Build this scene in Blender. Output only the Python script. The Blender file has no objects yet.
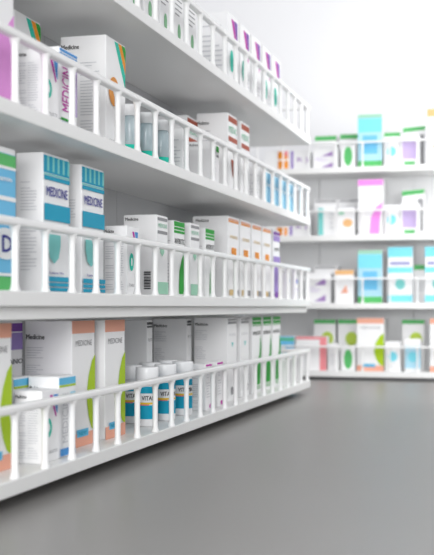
import bpy, bmesh, math, random
from mathutils import Vector
random.seed(7)
S = 0.8                                   # metres per layout unit
COL = bpy.context.scene.collection
TH = math.atan2(314, 1150); SN, CS = math.sin(TH), math.cos(TH)
HZ = 306.5

# ------------------------------------------------------------------ materials
MATS = {}
def srgb(c):
    return tuple(((v/255)/12.92 if v/255 <= .04045 else (((v/255)+.055)/1.055)**2.4) for v in c)
def mat(name, c, rough=.5, noise=0.0, nscale=8, spec=.5, trans=0, bump=0, alpha=None, coat=0):
    if name in MATS: return MATS[name]
    m = bpy.data.materials.new(name); m.use_nodes = True
    nt = m.node_tree; b = nt.nodes['Principled BSDF']
    col = (*srgb(c), 1)
    b.inputs['Base Color'].default_value = col
    b.inputs['Roughness'].default_value = rough
    b.inputs['Specular IOR Level'].default_value = spec
    b.inputs['Transmission Weight'].default_value = trans
    b.inputs['Coat Weight'].default_value = coat
    if noise or bump:
        tc = nt.nodes.new('ShaderNodeTexCoord'); n = nt.nodes.new('ShaderNodeTexNoise')
        n.inputs['Scale'].default_value = nscale; n.inputs['Detail'].default_value = 4
        nt.links.new(tc.outputs['Object'], n.inputs['Vector'])
        if noise:
            mx = nt.nodes.new('ShaderNodeMix'); mx.data_type = 'RGBA'
            mx.inputs['A'].default_value = tuple(v*(1-noise) for v in col[:3])+(1,)
            mx.inputs['B'].default_value = tuple(min(1, v*(1+noise)) for v in col[:3])+(1,)
            nt.links.new(n.outputs['Fac'], mx.inputs['Factor'])
            nt.links.new(mx.outputs['Result'], b.inputs['Base Color'])
        if bump:
            bp = nt.nodes.new('ShaderNodeBump'); bp.inputs['Strength'].default_value = bump
            bp.inputs['Distance'].default_value = .002
            nt.links.new(n.outputs['Fac'], bp.inputs['Height']); nt.links.new(bp.outputs['Normal'], b.inputs['Normal'])
    MATS[name] = m; return m

SHELF = mat('white_lacquer', (240, 240, 239), .35, .012, 5)
RAIL = mat('white_moulded_plastic', (246, 246, 246), .3, .01, 9)
PANEL = mat('grey_back_panel', (203, 204, 206), .45, .02, 3)
PANEL_HAZE = mat('hazed_back_panel', (236, 237, 238), .45, .02, 3)  # back panel lightened for the far unit, haze put into the colour
KICK = mat('grey_kick_plate', (120, 120, 122), .5, .04, 6)
FLOOR = mat('polished_grey_floor', (147, 145, 143), .36, .05, 1.3, .5, bump=0)
WALL = mat('white_wall_paint', (246, 246, 248), .8, .008, 2, bump=.05)
CARD = mat('white_carton', (244, 244, 245), .42, .012, 14)
LIDM = mat('white_lid_plastic', (240, 241, 243), .35, .01, 20)
PAL = dict(teal=(4,160,194), tealpale=(130,212,208), navy=(48,52,150), blue=(96,186,226), skyblue=(112,192,232),
   
    green=(24,160,48), green2=(92,190,108), palegreen=(160,212,186), grey=(150,150,153), dark=(70,70,74), black=(28,28,30),
    magenta=(196,40,168), purple=(120,66,160), lilac=(156,134,200), orange=(240,150,30), orange2=(226,150,62),
    peach=(238,172,148), lime=(172,205,30), turq=(30,196,172), brown=(172,84,62), pink=(228,152,222), midblue=(74,150,216),
    yellow=(240,200,60), red=(236,120,128), cyan=(90,214,236), print=(208,209,213), tan=(214,186,130), lightblue=(178,222,240),
    white=(246,246,247), deepblue=(110,172,206), mossgreen=(128,184,140), palepurple=(200,180,224), hotpink=(240,120,226))
for _n, _k in dict(hotpink=.22, green=.3, cyan=.25, orange2=.35, purple=.35, red=.2, orange=.0, lime=.25, navy=.55).items():  # far-unit inks, mostly blended toward white: haze painted into the print colours
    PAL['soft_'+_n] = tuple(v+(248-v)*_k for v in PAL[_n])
def ink(n): return mat('ink_'+n, PAL[n], .6, .02, 30, .3)

# ------------------------------------------------------------------ mesh helpers
def make(name, verts, faces, m, parent=None, loc=None, smooth=False, rz=None, mesh=None):
    if mesh is None:
        mesh = bpy.data.meshes.new(name)
        mesh.from_pydata([(v[0]*S, v[1]*S, v[2]*S) for v in verts], [], faces)
        mesh.materials.append(m); mesh.update()
        if smooth:
            for p in mesh.polygons: p.use_smooth = True
    o = bpy.data.objects.new(name, mesh); COL.objects.link(o)
    if parent is not None: o.parent = parent
    if loc is not None: o.location = (loc[0]*S, loc[1]*S, loc[2]*S)
    if rz is not None: o.rotation_euler = (0, 0, rz)
    return o
def empty(name, loc, rz=0):
    o = bpy.data.objects.new(name, None); COL.objects.link(o)
    o.location = (loc[0]*S, loc[1]*S, loc[2]*S); o.rotation_euler = (0, 0, rz)
    o.empty_display_size = .05
    return o
def tag(o, label=None, cat=None, group=None, kind=None):
    if label: o['label'] = label
    if cat: o['category'] = cat
    if group: o['group'] = group
    if kind: o['kind'] = kind
    return o
def bevbox(lo, hi, bev=.002, seg=2):
    bm = bmesh.new(); bmesh.ops.create_cube(bm, size=1)
    for v in bm.verts:
        for i in range(3): v.co[i] = lo[i]+(v.co[i]+.5)*(hi[i]-lo[i])
    if bev: bmesh.ops.bevel(bm, geom=bm.edges[:], offset=bev, segments=seg, affect='EDGES', profile=.5)
    bm.verts.index_update()
    vs = [tuple(v.co) for v in bm.verts]; fs = [[v.index for v in f.verts] for f in bm.faces]
    bm.free(); return vs, fs
def join(parts):
    V, F = [], []
    for v, f in parts:
        n = len(V); V += v; F += [[i+n for i in q] for q in f]
    return V, F
def lathe(prof, n=28):
    V, F = [], []
    for r, z in prof:
        for k in range(n):
            t = 2*math.pi*k/n; V.append((r*math.cos(t), r*math.sin(t), z))
    for i in range(len(prof)-1):
        for k in range(n):
            a, b = i*n+k, i*n+(k+1) % n
            F.append([a, b, b+n, a+n])
    F.append(list(range(n))[::-1]); F.append([len(V)-n+k for k in range(n)])
    return V, F
def solid(pts3, nrm, t):
    """prism of a polygon pushed out by t along nrm"""
    n = len(pts3); V = list(pts3)+[tuple(p[i]+nrm[i]*t for i in range(3)) for p in pts3]
    F = [list(range(n))[::-1], list(range(n, 2*n))]
    for k in range(n):
        j = (k+1) % n; F.append([k, j, j+n, k+n])
    return V, F

TXT = {}
def text_mesh(s, bold):
    key = (s, bold)
    if key in TXT: return TXT[key]
    c = bpy.data.curves.new('t', 'FONT'); c.body = s; c.size = 1; c.resolution_u = 2
    o = bpy.data.objects.new('t', c); COL.objects.link(o)
    dg = bpy.context.evaluated_depsgraph_get(); dg.update()
    me = bpy.data.meshes.new_from_object(o.evaluated_get(dg))
    vs = [(v.co.x, v.co.y, 0) for v in me.vertices]; fs = [list(p.vertices) for p in me.polygons]
    bpy.data.objects.remove(o); bpy.data.curves.remove(c); bpy.data.meshes.remove(me)
    if bold:                                   # heavier strokes: the outline repeated a hair to the side
        n = len(vs); b = min(.022, bold)
        base_v, base_f = list(vs), list(fs)
        for i, (dx, dy) in enumerate(((b, 0), (-b, 0), (0, b*.7), (0, -b*.7))):
            vs += [(v[0]+dx, v[1]+dy, .00006*(i+1)) for v in base_v]; fs += [[q+n*(i+1) for q in f] for f in base_f]
    x0 = min(v[0] for v in vs); x1 = max(v[0] for v in vs); y0 = min(v[1] for v in vs); y1 = max(v[1] for v in vs)
    vs = [((v[0]-x0)/(x1-x0), (v[1]-y0)/(y1-y0), v[2]) for v in vs]
    TXT[key] = (vs, fs); return TXT[key]

# ------------------------------------------------------------------ cartons
# local frame: near front corner at origin; front face on x=0 looking +x, u runs along +y;
# side face on y=0 looking -y, u runs from x=-W to x=0.
def face_map(face, L, W, H):
    if face == 'F': return (lambda u, v, k: (k, u*L, v*H)), (1, 0, 0)
    if face == 'S': return (lambda u, v, k: (-W+u*W, -k, v*H)), (0, -1, 0)
    if face == 'R': return (lambda u, v, k: (-u*W, L+k, v*H)), (0, 1, 0)
def element(e, L, W, H, k):
    typ, face = e[0], e[1]
    fm, nrm = face_map(face, L, W, H); t = .0004
    if typ == 'rect':
        u0, u1, v0, v1 = e[2:6]
        return solid([fm(u0, v0, k), fm(u1, v0, k), fm(u1, v1, k), fm(u0, v1, k)], nrm, t)
    if typ == 'rects':
        return join([solid([fm(a, c, k), fm(b, c, k), fm(b, d, k), fm(a, d, k)], nrm, t) for a, b, c, d in e[2]])
    if typ == 'oval':
        cu, cv, ru, rv = e[2:6]
        return solid([fm(cu+ru*math.cos(a), cv+rv*math.sin(a), k) for a in [2*math.pi*i/28 for i in range(28)]], nrm, t)
    if typ == 'poly':
        return solid([fm(u, v, k) for u, v in e[2]], nrm, t)
    if typ == 'lines':
        u0, u1, v0, v1, n, cols = e[2:8]
        rnd = random.Random(int((u0+v0*7+n)*991)); out = []
        for c in range(cols):
            a0 = u0+(u1-u0)*c/cols; a1 = u0+(u1-u0)*(c+.88)/cols
            for i in range(n):
                if rnd.random() < .13: continue
                vc = v1-(v1-v0)*(i+.5)/n; hh = (v1-v0)/n*.13
                b1 = a0+(a1-a0)*rnd.choice([1, 1, .95, .85, .6])
                out.append(solid([fm(a0, vc-hh, k), fm(b1, vc-hh, k), fm(b1, vc+hh, k), fm(a0, vc+hh, k)], nrm, t*.5))
        return join(out)
    if typ == 'bars':
        u0, u1, v0, v1 = e[2:6]; rnd = random.Random(5); out = []; v = v0
        while v < v1-1e-4:
            h = (v1-v0)*rnd.choice([.03, .05, .08]); h = min(h, v1-v)
            out.append(solid([fm(u0, v, k), fm(u1, v, k), fm(u1, v+h, k), fm(u0, v+h, k)], nrm, t))
            v += h+(v1-v0)*rnd.choice([.03, .05])
        return join(out)
    if typ in ('text', 'vtext'):
        u0, u1, v0, v1, s, c, bold = e[2:9]
        vs, fs = text_mesh(s, bold)
        if typ == 'text': P = [fm(u0+(u1-u0)*x, v0+(v1-v0)*y, k+t+z) for x, y, z in vs]
        else: P = [fm(u1-(u1-u0)*y, v0+(v1-v0)*x, k+t+z) for x, y, z in vs]
        return P, fs
# every design: size (L along the face, W deep, H tall) and printed elements
def side_print(word=True, n=14):
    d = [('lines', 'S', .08, .9, .08, .78, n, 2, 'print', 'fine_print')]
    if word: d.insert(0, ('text', 'S', .06, .47, .875, .918, 'Medicine', 'black', .02, 'title_text'))
    return d
K = {}
K['striped_teal'] = ((.150, .068, .319), [
    ('rect', 'F', .0, 1, .86, .985, 'teal', 'colour_band'),
    ('rects', 'F', [(.13+.2*i, .20+.2*i, .875, .985) for i in range(5)], 'tealpale', 'stripe_pattern'),
    ('rect', 'F', 0, 1, .845, .855, 'tealpale', 'stripe'),
    ('rect', 'F', 0, 1, .81, .84, 'teal', 'colour_band'),
    ('text', 'F', .08, .9, .695, .765, 'MEDICINE', 'navy', .03, 'title_text'),
    ('rect', 'F', 0, 1, .52, .64, 'teal', 'colour_band'),
    ('text', 'F', .72, .9, .478, .492, '500mg', 'grey', .0, 'dose_text'),
    ('poly', 'F', [(.12, .42), (.12, .34), (.2, .25), (.36, .21), (.52, .25), (.6, .34), (.6, .42)], 'tealpale', 'logo'),
    ('text', 'F', .14, .72, .135, .15, 'Tablets 10x', 'navy', .02, 'dose_text'),
    ('rects', 'F', [(0, 1, .01, .035), (0, 1, .045, .07), (0, 1, .08, .115)], 'teal', 'colour_band'),
    ('lines', 'S', .2, .85, .58, .8, 10, 1, 'print', 'fine_print'),
    ('lines', 'S', .2, .85, .15, .5, 14, 1, 'print', 'fine_print')])
K['blue_letter'] = ((.190, .08, .303), [
    ('rect', 'F', 0, 1, 0, .96, 'skyblue', 'colour_panel'),
    ('rect', 'F', 0, 1, .87, .955, 'green2', 'colour_band'),
    ('rect', 'F', 0, 1, .85, .87, 'white', 'stripe'),
    ('rect', 'F', 0, 1, .63, .66, 'white', 'stripe'),
    ('poly', 'F', [(0, .63), (.55, .63), (.2, .45), (0, .4)], 'lightblue', 'colour_panel'),
    ('text', 'F', .4, .88, .765, .80, 'Vitamin', 'white', .02, 'title_text'),
    ('oval', 'F', .72, .33, .36, .11, 'white', 'logo'),
    ('text', 'F', .62, .88, .27, .39, 'D', 'navy', .04, 'letter'),
    ('rect', 'F', 0, 1, .0, .10, 'green2', 'colour_band'), ('rect', 'F', 0, 1, .105, .125, 'white', 'stripe')]+side_print())
K['peach_leaf'] = ((.150, .125, .312), [
    ('rect', 'F', 0, 1, .90, 1, 'peach', 'colour_band'),
    ('text', 'F', .14, .86, .80, .845, 'MEDICINE', 'grey', 0, 'title_text'),
    ('poly', 'F', [(1, .72), (.86, .67), (.72, .56), (.65, .45), (.64, .34), (.72, .22), (.84, .13), (1, .09)], 'lime', 'leaf_mark'),
    ('rect', 'F', 0, 1, .0, .105, 'peach', 'colour_band'),
    ('rect', 'F', .18, .68, .075, .135, 'blue', 'tag_mark'),
    ('text', 'F', .25, .6, .09, .12, 'NEW', 'teal', .01, 'dose_text'),
    ('text', 'S', .04, .43, .855, .895, 'Medicine', 'black', .03, 'title_text'),
    ('lines', 'S', .05, .45, .70, .8, 5, 1, 'print', 'fine_print'), ('lines', 'S', .05, .45, .52, .66, 8, 1, 'print', 'fine_print'),
    ('lines', 'S', .05, .45, .1, .46, 16, 1, 'print', 'fine_print')])
K['swirl_small'] = ((.100, .066, .160), [
    ('poly', 'F', [(.42, .93), (.56, .93), (.80, .62), (.74, .62)], 'magenta', 'logo'),
    ('poly', 'F', [(.62, .93), (.86, .93), (.84, .66), (.78, .70)], 'midblue', 'logo'),
    ('oval', 'F', .34, .48, .17, .13, 'turq', 'logo'), ('oval', 'F', .34, .48, .05, .06, 'white', 'logo'),
    ('text', 'F', .1, .8, .12, .16, 'TABLETS', 'grey', 0, 'dose_text'),
    ('text', 'S', .05, .45, .90, .95, 'Medicine', 'black', .02, 'title_text'),
    ('lines', 'S', .08, .92, .06, .82, 22, 2, 'print', 'fine_print')])
K['vertical_title'] = ((.098, .076, .186), [
    ('rect', 'F', 0, 1, .90, .985, 'blue', 'colour_band'), ('rect', 'F', 0, 1, .87, .895, 'lime', 'stripe'),
    ('vtext', 'F', .18, .5, .18, .80, 'MEDICINE', 'print', 0, 'title_text'),
    ('rect', 'F', .65, .95, .14, .8, 'lightblue', 'colour_panel'),
    ('rect', 'F', .05, .95, .02, .11, 'midblue', 'colour_band'),
    ('text', 'S', .06, .40, .83, .89, 'Medicine', 'black', .02, 'title_text'),
    ('lines', 'S', .08, .9, .1, .74, 14, 2, 'print', 'fine_print')])
K['magenta_title'] = ((.105, .076, .186), [
    ('rects', 'F', [(0, 1, .90, .935), (0, 1, .95, .985)], 'midblue', 'colour_band'),
    ('vtext', 'F', .12, .62, .22, .84, 'MEDICINE', 'magenta', .01, 'title_text'),
    ('rect', 'F', .72, .98, .2, .82, 'palepurple', 'colour_panel'),
    ('rect', 'F', .05, .95, .03, .09, 'midblue', 'colour_band'), ('rect', 'F', .05, .5, .10, .13, 'green', 'stripe'),
    ('lines', 'S', .08, .9, .1, .8, 14, 2, 'print', 'fine_print')])
K['orange_oval'] = ((.148, .128, .298), [
    ('poly', 'F', [(.42, .985), (.60, .985), (.985, .73), (.985, .61)], 'turq', 'corner_stripe'),
    ('poly', 'F', [(.61, .985), (.77, .985), (.985, .84), (.985, .74)], 'orange', 'corner_stripe'),
    ('poly', 'F', [(.78, .985), (.94, .985), (.985, .955), (.985, .85)], 'green', 'corner_stripe'),
    ('oval', 'F', .38, .53, .26, .13, 'orange2', 'logo'),
    ('text', 'F', .1, .8, .06, .10, 'ANTIBIO', 'grey', 0, 'dose_text'),
    ('text', 'S', .03, .42, .885, .925, 'Medicine', 'black', .02, 'title_text'),
    ('lines', 'S', .45, .92, .1, .8, 26, 1, 'print', 'fine_print'), ('lines', 'S', .05, .4, .1, .75, 22, 1, 'print', 'fine_print')])
K['pink_wave'] = ((.190, .09, .345), [
    ('poly', 'F', [(0, 0), (1, 0), (1, .61), (.82, .52), (.65, .46), (0, .3)], 'pink', 'colour_panel'),
    ('text', 'F', .3, .96, .87, .92, 'MEDIC', 'black', .01, 'title_text'),
    ('rect', 'F', 0, 1, .0, .03, 'white', 'stripe')]+side_print())
K['pale_green'] = ((.104, .105, .240), [
    ('rects', 'F', [(.05, .95, .935, .975), (.05, .95, .77, .81)], 'grey', 'colour_band'),
    ('text', 'F', .1, .9, .85, .90, 'MEDICINE', 'palegreen', .02, 'title_text'),
    ('poly', 'F', [(.28, .60), (.28, .54), (.45, .49), (.62, .54), (.62, .60)], 'palegreen', 'logo'),
    ('rect', 'F', 0, 1, .02, .17, 'palegreen', 'colour_band'),
    ('text', 'S', .06, .45, .93, .97, 'Medicine', 'black', .02, 'title_text'),
    ('lines', 'S', .06, .5, .3, .84, 14, 1, 'print', 'fine_print'),
    ('bars', 'S', .62, .82, .08, .30, 'dark', 'barcode')])
K['antibiotic_green'] = ((.112, .05, .235), [
    ('rects', 'F', [(0, 1, .93, .995), (0, 1, .885, .92), (0, 1, .84, .875)], 'green', 'colour_band'),
    ('text', 'F', .04, .96, .70, .77, 'ANTIBIOTIC', 'black', .01, 'title_text'),
    ('poly', 'F', [(1, .63), (.72, .50), (.50, .35), (.44, .12), (.46, .03), (.92, .03), (.90, .2), (.93, .4)], 'green', 'swoosh'),
    ('lines', 'S', .1, .9, .1, .8, 16, 1, 'print', 'fine_print')])
K['antibiotic_tall'] = ((.152, .05, .306), [
    ('rects', 'F', [(0, 1, .95, .995), (0, 1, .90, .94), (0, 1, .88, .89)], 'green', 'colour_band'),
    ('text', 'F', .04, .96, .76, .81, 'ANTIBIOTIC', 'black', .01, 'title_text'),
    ('poly', 'F', [(.9, .74), (.82, .5), (.40, .36), (.34, .12), (.34, .10), (.86, .10), (.95, .4), (1, .6)], 'green', 'swoosh'),
    ('rects', 'F', [(.34, .9, .045, .055), (.34, .9, .07, .08)], 'green', 'stripe'),
    ('lines', 'S', .1, .9, .1, .8, 16, 1, 'print', 'fine_print')])
K['orange_stripe'] = ((.160, .135, .300), [
    ('rect', 'F', .04, .96, .93, .95, 'orange', 'colour_band'), ('rect', 'F', .04, .96, .955, .975, 'peach', 'colour_band'),
    ('text', 'F', .15, .85, .73, .77, 'VITAMINS', 'tan', .02, 'title_text'),
    ('rects', 'F', [(.3, .48, .54, .62), (.52, .72, .52, .62)], 'orange', 'logo'),
    ('rect', 'F', .1, .6, .03, .10, 'tan', 'colour_band'), ('rect', 'F', .62, .95, .03, .10, 'grey', 'tag_mark'),
    ('text', 'S', .10, .46, .93, .965, 'Medicine', 'black', .02, 'title_text'),
    ('lines', 'S', .1, .5, .1, .84, 18, 1, 'print', 'fine_print')])
K['purple_slim'] = ((.130, .05, .298), [
    ('rect', 'F', 0, 1, .93, .98, 'purple', 'colour_band'), ('rect', 'F', 0, 1, .84, .92, 'lilac', 'colour_band'),
    ('text', 'F', .1, .9, .70, .75, 'XANO', 'dark', .01, 'title_text'),
    ('poly', 'F', [(0, .62), (1, .62), (1, .12), (.5, .04), (0, .12)], 'lilac', 'colour_panel'),
    ('oval', 'F', .5, .06, .4, .045, 'purple', 'logo'),
    ('lines', 'S', .1, .9, .1, .8, 16, 1, 'print', 'fine_print')])
K['purple_large'] = ((.130, .05, .312), [
    ('rect', 'F', 0, 1, .92, .985, 'purple', 'colour_band'), ('rect', 'F', 0, 1, .78, .91, 'lilac', 'colour_band'),
    ('text', 'F', .2, 1, .67, .71, 'XANO', 'dark', .01, 'title_text'), ('rect', 'F', 0, 1, .1, .56, 'lilac', 'colour_band')])
K['grey_band'] = ((.137, .127, .306), [
    ('rects', 'F', [(.05, .95, .965, .985), (.05, .95, .925, .955)], 'grey', 'colour_band'),
    ('text', 'F', .15, .85, .78, .81, 'MEDICINE', 'print', .0, 'title_text'),
    ('poly', 'F', [(.4, .70), (.6, .70), (.5, .64)], 'tealpale', 'logo'),
    ('rects', 'F', [(.35, .85, .07, .16)], 'grey', 'tag_mark'),
    ('text', 'S', .04, .42, .905, .94, 'Medicine', 'black', .02, 'title_text'),
    ('lines', 'S', .04, .45, .73, .86, 5, 1, 'print', 'fine_print'), ('lines', 'S', .04, .45, .5, .66, 7, 1, 'print', 'fine_print')])
K['dark_band'] = ((.055, .128, .302), [
    ('rects', 'F', [(.0, .95, .955, .985), (.0, .95, .925, .945)], 'dark', 'colour_band'),
    ('text', 'F', .15, .85, .78, .81, 'MEDICINE', 'grey', .0, 'title_text'),
    ('text', 'S', .04, .42, .905, .94, 'Medicine', 'black', .02, 'title_text'),
    ('lines', 'S', .04, .45, .73, .86, 5, 1, 'print', 'fine_print'), ('lines', 'S', .04, .45, .5, .66, 7, 1, 'print', 'fine_print')])
K['magenta_edge'] = ((.085, .050, .155), [
    ('rect', 'F', .05, .9, .95, .99, 'magenta', 'colour_band'), ('rect', 'F', .86, .92, .12, .93, 'magenta', 'stripe'),
    ('oval', 'F', .7, .08, .18, .05, 'magenta', 'logo'),
    ('lines', 'F', .1, .7, .2, .8, 10, 1, 'print', 'fine_print'),
    ('lines', 'S', .1, .9, .06, .85, 18, 1, 'print', 'fine_print')])
K['brown_band'] = ((.135, .120, .298), [
    ('rect', 'F', .04, .98, .90, .97, 'brown', 'colour_band'), ('rect', 'F', .04, .98, .66, .72, 'brown', 'colour_band'),
    ('text', 'F', .08, .92, .77, .85, 'MEDIC', 'palegreen', .02, 'title_text'),
    ('poly', 'F', [(.3, .44), (.6, .44), (.62, .3), (.5, .22), (.42, .3)], 'brown', 'logo'),
    ('rect', 'F', .2, .7, .03, .06, 'brown', 'stripe'),
    ('text', 'S', .04, .40, .86, .90, 'Medicine', 'black', .02, 'title_text'),
    ('lines', 'S', .05, .5, .1, .8, 18, 1, 'print', 'fine_print')])
K['green_tab'] = ((.085, .085, .150), [
    ('rect', 'F', .55, .95, .80, .93, 'green', 'colour_band'), ('rect', 'F', .6, .9, .68, .73, 'grey', 'tag_mark'),
    ('lines', 'F', .1, .5, .1, .8, 10, 1, 'print', 'fine_print'),
    ('text', 'S', .05, .4, .90, .95, 'Medicine', 'dark', .02, 'title_text'),
    ('rect', 'S', .5, .75, .06, .16, 'grey', 'tag_mark')])
K['plain_white'] = ((.060, .045, .150), [
    ('lines', 'F', .1, .9, .2, .8, 8, 1, 'print', 'fine_print'), ('lines', 'S', .1, .9, .2, .8, 8, 1, 'print', 'fine_print')])
K['blue_slim'] = ((.125, .045, .148), [
    ('rect', 'F', .0, .45, .02, .98, 'lightblue', 'colour_panel'), ('rect', 'F', .45, 1, .02, .98, 'deepblue', 'colour_panel'),
    ('text', 'F', .1, .9, .6, .68, 'CARE', 'white', .02, 'title_text'), ('rect', 'F', 0, 1, .02, .1, 'turq', 'colour_band')])
K['green_oval'] = ((.105, .08, .185), [
    ('lines', 'F', .1, .9, .62, .95, 4, 1, 'grey', 'fine_print'),
    ('oval', 'F', .5, .38, .14, .14, 'mossgreen', 'logo'),
    ('lines', 'S', .1, .9, .1, .9, 12, 1, 'print', 'fine_print')])
K['violet_wedge'] = ((.160, .110, .290), [
    ('poly', 'F', [(.30, .94), (.52, .94), (.84, .62), (.80, .55)], 'magenta', 'corner_stripe'),
    ('poly', 'F', [(.53, .94), (.86, .94), (.86, .62)], 'lilac', 'corner_stripe'),
    ('poly', 'F', [(.60, .94), (.74, .94), (.85, .70), (.84, .64)], 'purple', 'corner_stripe'),
    ('oval', 'F', .32, .40, .15, .14, 'turq', 'logo'),
    ('lines', 'F', .5, .9, .1, .35, 5, 1, 'print', 'fine_print'),
    ('lines', 'S', .1, .9, .1, .85, 12, 1, 'print', 'fine_print')])
K['dark_foot'] = ((.075, .045, .110), [
    ('rect', 'F', .2, .8, .03, .25, 'dark', 'tag_mark'), ('lines', 'F', .1, .9, .4, .9, 6, 1, 'print', 'fine_print')])
K['violet_dots'] = ((.085, .05, .115), [
    ('poly', 'F', [(.2, .85), (.5, .85), (.6, .6)], 'magenta', 'logo'), ('oval', 'F', .65, .72, .16, .1, 'midblue', 'logo'),
    ('lines', 'F', .1, .9, .1, .5, 6, 1, 'palepurple', 'fine_print')])
# larger prints for the unit across the aisle
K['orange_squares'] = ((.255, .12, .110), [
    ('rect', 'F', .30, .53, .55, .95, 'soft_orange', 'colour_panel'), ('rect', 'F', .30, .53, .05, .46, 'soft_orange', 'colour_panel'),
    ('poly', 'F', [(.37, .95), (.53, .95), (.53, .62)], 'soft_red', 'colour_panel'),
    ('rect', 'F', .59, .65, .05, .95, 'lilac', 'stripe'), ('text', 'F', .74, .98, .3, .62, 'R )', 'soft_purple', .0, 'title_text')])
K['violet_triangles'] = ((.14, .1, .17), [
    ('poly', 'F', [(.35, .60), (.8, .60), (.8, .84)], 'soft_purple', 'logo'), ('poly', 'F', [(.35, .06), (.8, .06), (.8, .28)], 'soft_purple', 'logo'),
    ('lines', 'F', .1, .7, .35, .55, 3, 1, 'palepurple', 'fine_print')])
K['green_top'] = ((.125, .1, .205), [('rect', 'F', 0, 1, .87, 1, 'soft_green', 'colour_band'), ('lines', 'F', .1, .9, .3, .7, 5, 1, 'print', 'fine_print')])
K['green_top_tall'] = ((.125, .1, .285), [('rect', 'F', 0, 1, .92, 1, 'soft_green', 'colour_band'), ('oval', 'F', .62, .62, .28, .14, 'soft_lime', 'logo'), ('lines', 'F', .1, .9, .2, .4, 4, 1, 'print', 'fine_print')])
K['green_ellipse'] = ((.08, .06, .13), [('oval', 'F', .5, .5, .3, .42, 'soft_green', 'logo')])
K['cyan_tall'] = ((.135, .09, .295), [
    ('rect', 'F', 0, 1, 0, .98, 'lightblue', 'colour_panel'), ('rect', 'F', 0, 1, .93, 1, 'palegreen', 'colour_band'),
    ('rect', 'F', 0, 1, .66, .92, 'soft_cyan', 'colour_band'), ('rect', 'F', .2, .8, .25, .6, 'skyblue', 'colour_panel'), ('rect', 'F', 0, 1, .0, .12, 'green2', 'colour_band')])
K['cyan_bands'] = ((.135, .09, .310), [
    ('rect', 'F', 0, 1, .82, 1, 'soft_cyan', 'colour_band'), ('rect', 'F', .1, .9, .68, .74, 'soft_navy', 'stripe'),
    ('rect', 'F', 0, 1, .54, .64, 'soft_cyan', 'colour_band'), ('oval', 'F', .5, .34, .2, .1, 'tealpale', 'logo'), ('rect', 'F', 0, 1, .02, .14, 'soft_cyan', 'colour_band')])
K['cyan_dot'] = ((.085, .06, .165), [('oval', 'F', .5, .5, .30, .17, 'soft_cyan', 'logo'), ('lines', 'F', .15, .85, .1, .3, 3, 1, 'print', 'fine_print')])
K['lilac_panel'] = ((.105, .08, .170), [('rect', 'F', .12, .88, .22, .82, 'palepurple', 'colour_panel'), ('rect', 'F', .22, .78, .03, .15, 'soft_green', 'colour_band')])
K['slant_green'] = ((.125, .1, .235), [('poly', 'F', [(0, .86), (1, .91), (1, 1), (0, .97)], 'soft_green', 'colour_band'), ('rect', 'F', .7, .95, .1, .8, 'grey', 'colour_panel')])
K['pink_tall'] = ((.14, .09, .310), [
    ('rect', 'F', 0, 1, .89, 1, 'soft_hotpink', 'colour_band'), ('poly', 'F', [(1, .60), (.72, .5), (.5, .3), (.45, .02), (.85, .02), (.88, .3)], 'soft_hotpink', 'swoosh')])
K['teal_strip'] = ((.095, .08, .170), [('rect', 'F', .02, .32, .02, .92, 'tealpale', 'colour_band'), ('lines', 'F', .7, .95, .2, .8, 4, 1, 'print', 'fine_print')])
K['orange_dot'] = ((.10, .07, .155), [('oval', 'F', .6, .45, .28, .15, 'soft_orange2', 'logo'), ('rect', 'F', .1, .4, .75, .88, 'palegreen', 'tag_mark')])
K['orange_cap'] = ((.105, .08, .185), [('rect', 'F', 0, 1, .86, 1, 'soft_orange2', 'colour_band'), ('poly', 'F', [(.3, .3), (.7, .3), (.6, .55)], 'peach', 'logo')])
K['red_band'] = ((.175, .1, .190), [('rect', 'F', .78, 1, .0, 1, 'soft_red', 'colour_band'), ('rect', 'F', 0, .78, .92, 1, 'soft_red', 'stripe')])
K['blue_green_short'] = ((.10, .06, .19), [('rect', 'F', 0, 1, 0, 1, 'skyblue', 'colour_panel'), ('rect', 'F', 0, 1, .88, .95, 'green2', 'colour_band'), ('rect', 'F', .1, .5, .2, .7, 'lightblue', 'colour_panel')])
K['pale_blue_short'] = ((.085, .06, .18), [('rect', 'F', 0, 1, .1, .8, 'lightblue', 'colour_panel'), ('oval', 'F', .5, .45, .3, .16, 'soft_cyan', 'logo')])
K['peach_far'] = K['peach_leaf']

CACHE = {}
def carton(kind, loc, label, group, rz=0, H=None, body=None):
    (L, W, H0), els = K[kind]; H = H or H0
    key = (kind, round(H, 3))
    if key not in CACHE:
        v, f = bevbox((-W, 0, 0), (0, L, H), .0014, 1)
        # tuck flap line and glue seam are real grooves' lips on the top of the carton
        root = make('medicine_box', v, f, body or CARD)
        flap = bevbox((-W+.003, .004, H), (-.003, L-.004, H+.0012), .0005, 1)
        fo = make('tuck_flap', *flap, CARD); meshes = [('tuck_flap', fo.data)]; bpy.data.objects.remove(fo)
        for i, e in enumerate(els):
            V, F = element(e, L, W, H, .0003+.00045*i)
            col, nm = (e[7], e[9]) if e[0] in ('text', 'vtext') else (e[-2], e[-1])
            me = bpy.data.meshes.new(nm); me.from_pydata([(a*S, b*S, c*S) for a, b, c in V], [], F)
            me.materials.append(ink(col)); me.update(); meshes.append((nm, me))
        CACHE[key] = (root.data, meshes); bpy.data.objects.remove(root)
    rm, meshes = CACHE[key]
    r = make('medicine_box', None, None, None, None, loc, rz=rz, mesh=rm)
    for nm, me in meshes: make(nm, None, None, None, r, mesh=me)
    tag(r, label, 'medicine box', group)
    return r

# a place on a vertical plane x=-a seen along the column px
def on_row(px, a):
    dep = a*(1150/CS)/(531-px)
    return (dep-a*SN)/CS
TOPS = {'A': .792, 'B': .412, 'C': .032, 'D': -.348}
def L_(shelf, kind, px, a, label, group=None, H=None):
    return carton(kind, (-a, on_row(px, a), TOPS[shelf]+.0004), label, group, 0, H)

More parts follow.
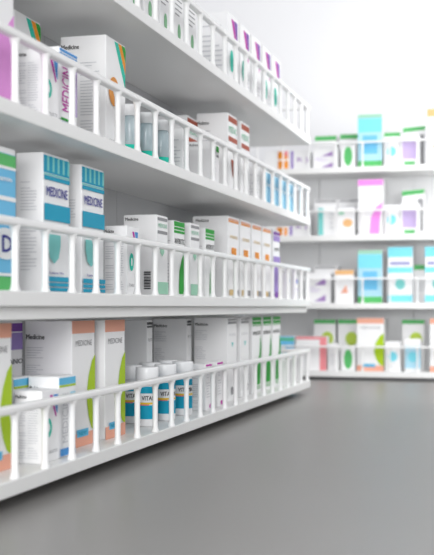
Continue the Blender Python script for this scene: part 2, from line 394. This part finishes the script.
# ------------------------------------------------------------------ shelving
PITCH = .1506
def post_mesh(h, name='guard_post', thin=1.0):
    V, F = [], []; n = 12
    zs = [0, .004, .010, .018, .030, h*.5, h-.026, h-.015, h-.008, h-.003, h]
    for z in zs:
        d = min(z, h-z)
        ry = .0080*thin+.0095*thin*max(0, 1-d/.024)**2.2; rx = .0075+.004*max(0, 1-d/.02)**2
        for k in range(n):
            t = 2*math.pi*k/n; V.append((rx*math.cos(t), ry*math.sin(t), z))
    for i in range(len(zs)-1):
        for k in range(n):
            a, b = i*n+k, i*n+(k+1) % n; F.append([a, b, b+n, a+n])
    F.append(list(range(n))[::-1]); F.append([len(V)-n+k for k in range(n)])
    me = bpy.data.meshes.new(name); me.from_pydata([(x*S, y*S, z*S) for x, y, z in V], [], F); me.materials.append(RAIL); me.update()
    for p in me.polygons: p.use_smooth = True
    return me
RB = .163       # underside of rail above shelf bottom
PM = [post_mesh(RB-.032+.004), post_mesh(RB-.032+.004, thin=.6)]
def shelving(loc, rz, length, depth, label, first, npost, beam_levels=('C',), panels=6, dz=0, kin=.10, rr=1.0, pm=None):
    """local: front plane x=0 looking +x, runs 0..length in y"""
    root = empty('shelving_unit', loc, rz); tag(root, label, 'shelves')
    for lv in 'ABCD':
        z0 = TOPS[lv]-.032+dz
        v, f = bevbox((-depth, 0, z0), (0, length, z0+.032), .0025, 2)
        sh = make('shelf', v, f, SHELF, root)
        r = .0105
        bar = bevbox((-.022, 0, z0+RB), (-.0, length, z0+RB+.018*rr), .006*rr, 4)
        ra = bevbox((-depth+.0, .0, z0+RB), (-.004, .020, z0+RB+.018), .006, 3)
        rb = bevbox((-depth+.0, length-.020, z0+RB), (-.004, length, z0+RB+.018), .006, 3)
        make('guard_rail', *join([bar, ra, rb]), RAIL, sh, smooth=False)
        for k in range(npost):
            make('guard_post', None, None, None, sh, loc=(-.0115, first+PITCH*k, z0+.030), mesh=PM[pm or 0])
        if lv in beam_levels:
            v, f = bevbox((-.045, .004, z0-.028), (-.018, length-.004, z0), .002, 1)
            make('support_beam', v, f, SHELF, root)
    w = length/panels
    for i in range(panels):
        v, f = bevbox((-depth-.022, i*w+.0015, -.412), (-depth, (i+1)*w-.0015, .80), .0015, 1)
        make('back_panel', v, f, PANEL_HAZE if pm else PANEL, root)
    v, f = bevbox((-depth, .01, -.412), (-kin, length-.01, -.38), .002, 1)
    make('kick_plate', v, f, KICK, root)
    return root
Y0 = 1.82; YE = 5.335
first = (2.146-2*PITCH)-Y0
shelving((-1.0, Y0, 0), 0, YE-Y0, .32, 'long white shelving unit running away on the left, four railed shelves', first, 24)
YB = 6.38; XA = -2.30; FZ = -.013
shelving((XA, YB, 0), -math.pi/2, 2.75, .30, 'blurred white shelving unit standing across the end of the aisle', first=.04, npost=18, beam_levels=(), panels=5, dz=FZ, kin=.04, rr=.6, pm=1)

# ------------------------------------------------------------------ jars
def jar_kit(kind):
    if kind == 'vitamin':
        R, H, hl = .031, .172, .042
        body = lathe([(R*.9, 0), (R*.97, .002), (R, .006), (R, .116), (R*.97, .123), (R*.88, .128), (R*.84, H-hl+.002)])
        lid = lathe([(R*1.04, H-hl), (R*1.09, H-hl+.002), (R*1.09, H-.004), (R*1.05, H-.0008), (R*.9, H), (R*.6, H+.0006)])
        parts = [('jar_body', body, CARD), ('lid', lid, LIDM)]
        def band(z0, z1, k=.0005, a0=-180, a1=180):
            n = 36; V, F = [], []
            for i in range(n+1):
                t = math.radians(a0+(a1-a0)*i/n)
                V += [((R+k)*math.cos(t), (R+k)*math.sin(t), z0), ((R+k)*math.cos(t), (R+k)*math.sin(t), z1)]
            for i in range(n): F.append([2*i, 2*i+2, 2*i+3, 2*i+1])
            return V, F
        parts += [('colour_band', band(.096, .116), ink('teal')), ('colour_band', band(.022, .062), ink('teal')),
                  ('stripe', band(.0645, .070), ink('yellow')), ('stripe', band(.0615, .0645, .0007, -120, -60), ink('red'))]
        vs, fs = text_mesh('VITAMIN', .02); out = []
        for x, y, z in vs:
            t = math.radians(-100+100*x); out.append(((R+.0008+z)*math.cos(t), (R+.0008+z)*math.sin(t), .076+.013*y))
        parts.append(('title_text', (out, fs), ink('black')))
    else:
        R, H, hl = .0255, .142, .032
        GL = mat('blue_tinted_plastic', (222, 238, 244), .12, 0, trans=.5)
        body = lathe([(R*.9, 0), (R, .004), (R, .096), (R*.96, .104), (R*.84, .110), (R*.84, H-hl+.002)])
        lid = lathe([(R*1.04, H-hl), (R*1.09, H-hl+.002), (R*1.09, H-.004), (R*1.05, H-.0008), (R*.9, H), (R*.6, H+.0006)])
        base = lathe([(R*1.015, .001), (R*1.02, .002), (R*1.02, .030), (R*1.0, .031)])
        pills = lathe([(R*.85, .032), (R*.88, .034), (R*.88, .055), (R*.6, .062)])
        parts = [('jar_body', body, GL), ('lid', lid, LIDM), ('base_band', base, ink('turq')),
                 ('tablets', pills, mat('white_blue_tablets', (226, 236, 240), .5, .25, 60, bump=.5))]
    return parts
JC = {}
def jar(kind, shelf, px, a, label, group):
    if kind not in JC:
        ms = []
        for nm, (V, F), m in jar_kit(kind):
            me = bpy.data.meshes.new(nm); me.from_pydata([(x*S, y*S, z*S) for x, y, z in V], [], F); me.materials.append(m); me.update()
            if nm not in ('title_text',):
                for p in me.polygons: p.use_smooth = len(p.vertices) == 4
            ms.append((nm, me))
        JC[kind] = ms
    r = empty('vitamin_jar' if kind == 'vitamin' else 'pill_bottle', (-a, on_row(px, a), TOPS[shelf]+.0004))
    for nm, me in JC[kind]: make(nm, None, None, None, r, mesh=me)
    tag(r, label, 'jar' if kind == 'vitamin' else 'bottle', group)

# ------------------------------------------------------------------ left unit, top shelf
g = 'green-oval boxes on the top left shelf'
L_('A', 'green_oval', 128, 1.07, 'white green-oval box on top left shelf, first from near end', g)
L_('A', 'green_oval', 144, 1.07, 'white green-oval box on top left shelf, second from the near end', g)
L_('A', 'green_oval', 160, 1.07, 'white green-oval box on top left shelf, third from the near end', g)
L_('A', 'green_oval', 174, 1.07, 'white green-oval box on top left shelf, fourth from the near end', g)
L_('A', 'green_oval', 187.5, 1.07, 'white green-oval box on top left shelf, beside the violet-wedge boxes', g)
g = 'tall violet-wedge boxes on the top left shelf'
for px, w in zip((228, 240.3, 252, 262.8, 272.6), ('nearest of its row', 'second of its row', 'middle of its row', 'fourth of its row', 'farthest of its row')):
    L_('A', 'violet_wedge', px, 1.07, 'tall white box with violet wedge and turquoise oval, '+w, g)
# ------------------------------------------------------------------ second shelf
L_('B', 'pink_wave', -28, 1.07, 'large pink box with white top cut by the left frame edge')
g = 'white boxes with orange oval and striped corner'
L_('B', 'orange_oval', 15, 1.19, 'white striped-corner box behind the small boxes, beside the pink box', g)
L_('B', 'orange_oval', 106, 1.07, 'large white box with orange oval and green-orange striped corner, whole front showing', g)
L_('B', 'swirl_small', 42, 1.045, 'small white box with turquoise circle between pink box and magenta-lettered box')
L_('B', 'magenta_title', 59.5, 1.045, 'white box with vertical magenta MEDICINE lettering and blue stripes')
g = 'blue-tinted pill bottles with white lids'
jar('pill', 'B', 130, 1.065, 'blue-tinted pill bottle with white lid, touching the large orange-oval box', g)
jar('pill', 'B', 146, 1.065, 'blue-tinted pill bottle with white lid, middle of the front three', g)
jar('pill', 'B', 161, 1.065, 'blue-tinted pill bottle with white lid, farthest of the front three', g)
jar('pill', 'B', 154, 1.13, 'blue-tinted pill bottle standing in the second row, partly hidden', g)
L_('B', 'plain_white', 183, 1.06, 'small plain white box just after the pill bottles')
g = 'brown-banded white boxes'
L_('B', 'brown_band', 187, 1.185, 'brown-banded white box in the back row behind the pill bottles', g, .272)
L_('B', 'brown_band', 228, 1.07, 'brown-banded white box with black Medicine on its wide side, middle one', g)
L_('B', 'brown_band', 241, 1.07, 'brown-banded white box at the far end of its row', g)
L_('B', 'green_tab', 212.5, 1.045, 'small white box with green tab in front of the brown-banded box')
L_('B', 'plain_white', 256, 1.06, 'small plain white box between brown-banded and blue boxes')
g = 'slim blue boxes near the end of the second shelf'
for px, w in zip((264.5, 273, 281, 288.5), ('nearest of four', 'second of four', 'third of four', 'farthest of four')):
    L_('B', 'blue_slim', px, 1.06, 'slim blue box behind the guard rail, '+w, g)
# ------------------------------------------------------------------ third shelf
L_('C', 'blue_letter', -26, 1.07, 'large sky-blue box with letter D and green base, at left frame edge')
g = 'tall teal-striped MEDICINE boxes'
L_('C', 'striped_teal', 43.5, 1.07, 'tall white box with teal stripes and navy MEDICINE, nearer of the pair', g)
L_('C', 'striped_teal', 81.8, 1.07, 'tall white box with teal stripes and navy MEDICINE, farther of the pair', g)
L_('C', 'swirl_small', 127, 1.05, 'small white box with turquoise oval next to the farther teal-striped box', None, .185)
g = 'white boxes with pale green base'
L_('C', 'pale_green', 157, 1.07, 'white box with pale green base and barcode on its wide side', g)
L_('C', 'pale_green', 190.5, 1.07, 'white box with pale green base between the two green antibiotic boxes', g)
g = 'short green antibiotic boxes'
L_('C', 'antibiotic_green', 174, 1.07, 'short green-topped antibiotic box nearer the barcode box', g)
L_('C', 'antibiotic_green', 205.5, 1.07, 'short green-topped antibiotic box next to the orange-striped boxes', g)
g = 'orange-striped vitamin boxes'
for px, w in zip((228, 240.5, 252, 262.5), ('nearest, its wide side showing', 'second from near', 'third from near', 'beside the purple slim box')):
    L_('C', 'orange_stripe', px, 1.07, 'tall white box with orange stripe on top, '+w, g)
L_('C', 'purple_slim', 273.3, 1.07, 'slim purple box at the far end of the orange-striped row')
g = 'small violet-marked boxes at the end of the third shelf'
L_('C', 'violet_dots', 286, 1.05, 'small white box with violet marks, nearer the purple slim box', g)
L_('C', 'violet_dots', 294.5, 1.05, 'small white box with violet marks, nearest the shelf end', g)
# ------------------------------------------------------------------ lowest shelf
g = 'peach and lime boxes on the lowest shelf'
L_('D', 'peach_leaf', -21, 1.08, 'tall peach-topped box with lime leaf at the left frame edge', g)
L_('D', 'peach_leaf', 72, 1.08, 'tall peach-topped box with lime leaf, bold Medicine on its wide side', g)
L_('D', 'peach_leaf', 105, 1.07, 'tall peach-topped box with lime leaf, next to the vitamin jars', g)
L_('D', 'purple_large', -1.5, 1.201, 'purple-banded box peeking out between two peach-topped boxes')
L_('D', 'swirl_small', 42, 1.04, 'small white box with turquoise circle and swirl mark on the lowest shelf')
g = 'blue-banded boxes on the lowest shelf'
L_('D', 'vertical_title', 13.5, 1.12, 'blue-banded small box mostly hidden beside the left peach-topped box', g)
L_('D', 'vertical_title', 59, 1.04, 'small white box with blue and lime band, in front of tall Medicine side', g)
g = 'white vitamin jars with teal labels'
jar('vitamin', 'D', 147, 1.08, 'white vitamin jar with teal label, nearest of the front row', g)
jar('vitamin', 'D', 165.3, 1.08, 'white vitamin jar with teal label, middle of the front row', g)
jar('vitamin', 'D', 182.6, 1.08, 'white vitamin jar with teal label, farthest of the front row', g)
jar('vitamin', 'D', 131, 1.155, 'white vitamin jar behind the third peach-topped box', g)
jar('vitamin', 'D', 150, 1.155, 'white vitamin jar in the middle of the back row', g)
jar('vitamin', 'D', 167.5, 1.155, 'white vitamin jar at the far end of the back row', g)
g = 'dark-banded tall boxes behind the jars'
L_('D', 'dark_band', 147, 1.188, 'tall white box with dark top band behind the nearest jars', g)
L_('D', 'dark_band', 187, 1.188, 'tall white box with dark top band behind the farther jars', g)
g = 'small magenta-edged boxes'
L_('D', 'magenta_edge', 205.5, 1.045, 'small white box with magenta edge next to the last vitamin jar', g)
L_('D', 'magenta_edge', 217, 1.045, 'small white box with magenta edge in front of the grey-banded boxes', g)
g = 'tall grey-banded boxes'
L_('D', 'grey_band', 227.5, 1.07, 'tall white box with grey top bands, Medicine on its wide side', g)
L_('D', 'grey_band', 240.5, 1.07, 'tall white box with grey top bands beside the green antibiotic boxes', g)
g = 'tall green antibiotic boxes'
for px, w in zip((252.3, 263, 272.8), ('nearest of three', 'middle of three', 'farthest of three')):
    L_('D', 'antibiotic_tall', px, 1.07, 'tall green-topped antibiotic box on the lowest shelf, '+w, g)
g = 'low white boxes with dark foot mark'
for px, w in zip((285, 292.5, 299.3), ('nearest the green boxes', 'middle one', 'at the shelf end')):
    L_('D', 'dark_foot', px, 1.05, 'low white box with dark square foot mark, '+w, g)

# ------------------------------------------------------------------ unit across the aisle
def far_x(px, y):
    t = (px-217)/1150
    dep = y/(CS+t*SN); lat = t*dep
    return lat*CS-dep*SN
def B_(shelf, kind, px, row, label, group=None, H=None):
    y = YB+.045+row*.115
    return carton(kind, (far_x(px, y), y, TOPS[shelf]+FZ+.0004), label, group, -math.pi/2, H)
g = 'orange-square boxes on the far unit'
B_('A', 'orange_squares', 265, 0, 'long white box with orange squares on the top far shelf', g)
B_('B', 'orange_squares', 264, 0, 'long white box with orange squares on the second far shelf', g)
g = 'violet-triangle boxes on the far unit'
B_('A', 'violet_triangles', 313, 0, 'white box with violet triangles on the top far shelf', g, .115)
B_('C', 'violet_triangles', 306, 0, 'white box with violet triangles on the third far shelf', g, .17)
g = 'green-topped boxes on the top far shelf'
B_('A', 'green_top', 315, 1, 'white box with green top behind the violet-triangle box', g, .20)
B_('A', 'green_top', 340, 1, 'white box with green top left of the cyan box', g, .205)
B_('A', 'green_top', 378, 1, 'white box with green top right of the cyan box', g, .205)
B_('A', 'green_ellipse', 341, 0, 'small white box with green ellipse on the top far shelf')
B_('A', 'cyan_tall', 358, 0, 'tall pale blue box with green base, on the top far shelf', 'tall pale blue boxes')
B_('A', 'cyan_dot', 384, 0, 'small white box with cyan dot on the top far shelf', 'cyan-dot boxes')
B_('A', 'lilac_panel', 400, 0, 'white box with lilac panel and green mark, top far shelf', 'lilac-panel boxes')
B_('A', 'slant_green', 403, 1, 'white box with slanted green top on the top far shelf', 'slanted green-top boxes')
B_('A', 'orange_cap', 427, 0, 'orange-topped box at the right frame edge, top far shelf', None, .31)
B_('B', 'teal_strip', 318, 0, 'white box with pale teal strip on the second far shelf')
B_('B', 'orange_dot', 337, 0, 'small white box with orange dot on the second far shelf')
B_('B', 'pink_tall', 358, 0, 'tall pink-topped box on the second far shelf')
B_('B', 'cyan_dot', 384, 0, 'small white box with cyan dot on the second far shelf', 'cyan-dot boxes')
B_('B', 'lilac_panel', 400, 0, 'white box with lilac panel and green mark, second far shelf', 'lilac-panel boxes')
B_('B', 'slant_green', 402, 1, 'white box with slanted green top on the second far shelf', 'slanted green-top boxes', .26)
B_('B', 'grey_band', 314, 1, 'grey-banded box behind the teal-strip box', None, .215)
B_('B', 'grey_band', 338, 1, 'grey-banded box behind the orange-dot box', None, .215)
B_('C', 'grey_band', 314, 1, 'grey-banded box behind the violet-triangle box, third far shelf', None, .215)
B_('C', 'grey_band', 386, 1, 'grey-banded box behind the cyan-banded boxes', None, .215)
B_('C', 'green_top', 412, 1, 'green-topped box between the two cyan-banded boxes', None, .215)
B_('C', 'orange_cap', 335, 0, 'white box with orange top on the third far shelf')
B_('C', 'cyan_tall', 358, 0, 'tall pale blue box with green base, on the third far shelf', 'tall pale blue boxes')
g = 'cyan-banded tall boxes'
B_('C', 'cyan_bands', 388, 0, 'tall cyan-banded box on the third far shelf, whole front showing', g)
B_('C', 'cyan_bands', 425, 0, 'tall cyan-banded box cut by the right frame edge', g)
g = 'green-topped lime-dot boxes on the lowest far shelf'
B_('D', 'green_top_tall', 314, 1, 'green-topped box with lime dot behind the red-banded box', g)
B_('D', 'green_top_tall', 338, 1, 'green-topped box with lime dot left of the far peach-topped box', g)
B_('D', 'green_top_tall', 402, 1, 'green-topped box with lime dot right of the far peach-topped box', g)
B_('D', 'peach_far', 357, 0, 'tall peach-topped lime-leaf box on the far unit', None, .295)
B_('D', 'blue_green_short', 277, 0, 'blue and green box just past the end of the left unit')
B_('D', 'red_band', 296, 0, 'white box with pinkish red band on the lowest far shelf')
B_('D', 'green_ellipse', 341, 0, 'small white box with green ellipse on the lowest far shelf')
B_('D', 'cyan_dot', 385, 0, 'small white box with cyan dot on the lowest far shelf', 'cyan-dot boxes')
B_('D', 'pale_blue_short', 405, 0, 'pale blue box in front of the lime-dot box, lowest far shelf')
B_('D', 'plain_white', 328, 0, 'small plain white box between red-banded and green-ellipse boxes')
B_('D', 'peach_far', 430, 0, 'peach-topped box cut by the right frame edge, lowest far shelf', None, .295)

# ------------------------------------------------------------------ room
def slab(name, lo, hi, m):
    v, f = bevbox(lo, hi, 0); o = make(name, v, f, m); o['kind'] = 'structure'; return o
slab('floor', (-3.6, -4, -.462), (6, 6.9, -.412), FLOOR)
slab('wall_back', (-3.6, 6.9, -.462), (6, 7.0, 3.0), WALL)
slab('wall_left', (-3.7, -4, -.462), (-3.6, 7.0, 3.0), WALL)

# ------------------------------------------------------------------ light
w = bpy.data.worlds.new('daylight'); bpy.context.scene.world = w; w.use_nodes = True
w.node_tree.nodes['Background'].inputs[0].default_value = (.95, .97, 1, 1)
w.node_tree.nodes['Background'].inputs[1].default_value = .40
def area(name, loc, target, sx, sy, power, col=(1, 1, 1)):
    l = bpy.data.lights.new(name, 'AREA'); l.shape = 'RECTANGLE'; l.size = sx*S; l.size_y = sy*S; l.energy = power; l.color = col
    o = bpy.data.objects.new(name, l); COL.objects.link(o); o.location = tuple(c*S for c in loc)
    d = Vector(target)-Vector(loc); o.rotation_euler = d.to_track_quat('-Z', 'Y').to_euler()
area('right_key_light', (2.2, 1.6, 2.3), (-1.0, 3.4, .2), 1.8, 3.0, 29)  # unseen key added on the right to brighten the carton fronts
area('camera_fill_light', (-.4, -1.9, .7), (-1.2, 3.4, .0), 2.2, 1.6, 122)  # added fill from behind the camera, lifts the carton side faces
area('far_fill_light', (.9, 4.9, 1.9), (-.9, 6.8, .55), 1.8, 1.0, 23)  # added light out of view, brightens the back wall and far unit
area('low_far_fill_light', (.1, 5.35, .8), (-.6, 6.6, .25), 1.6, 1.0, 7)  # second low fill, added to light the inside of the far unit

# ------------------------------------------------------------------ camera
c = bpy.data.cameras.new('camera'); co = bpy.data.objects.new('camera', c); COL.objects.link(co)
c.sensor_fit = 'AUTO'; c.sensor_width = 36; c.lens = 1150/555*36
c.shift_y = (HZ-277.5)/555
co.location = (0, 0, 0); co.rotation_euler = (math.pi/2, 0, TH)
c.clip_start = .02; c.clip_end = 50
c.dof.use_dof = True; c.dof.focus_distance = 3.25*S; c.dof.aperture_fstop = 4.4
sc = bpy.context.scene; sc.camera = co
sc.view_settings.view_transform = 'Standard'; sc.view_settings.look = 'None'
sc.view_settings.exposure = -.03; sc.view_settings.gamma = 1
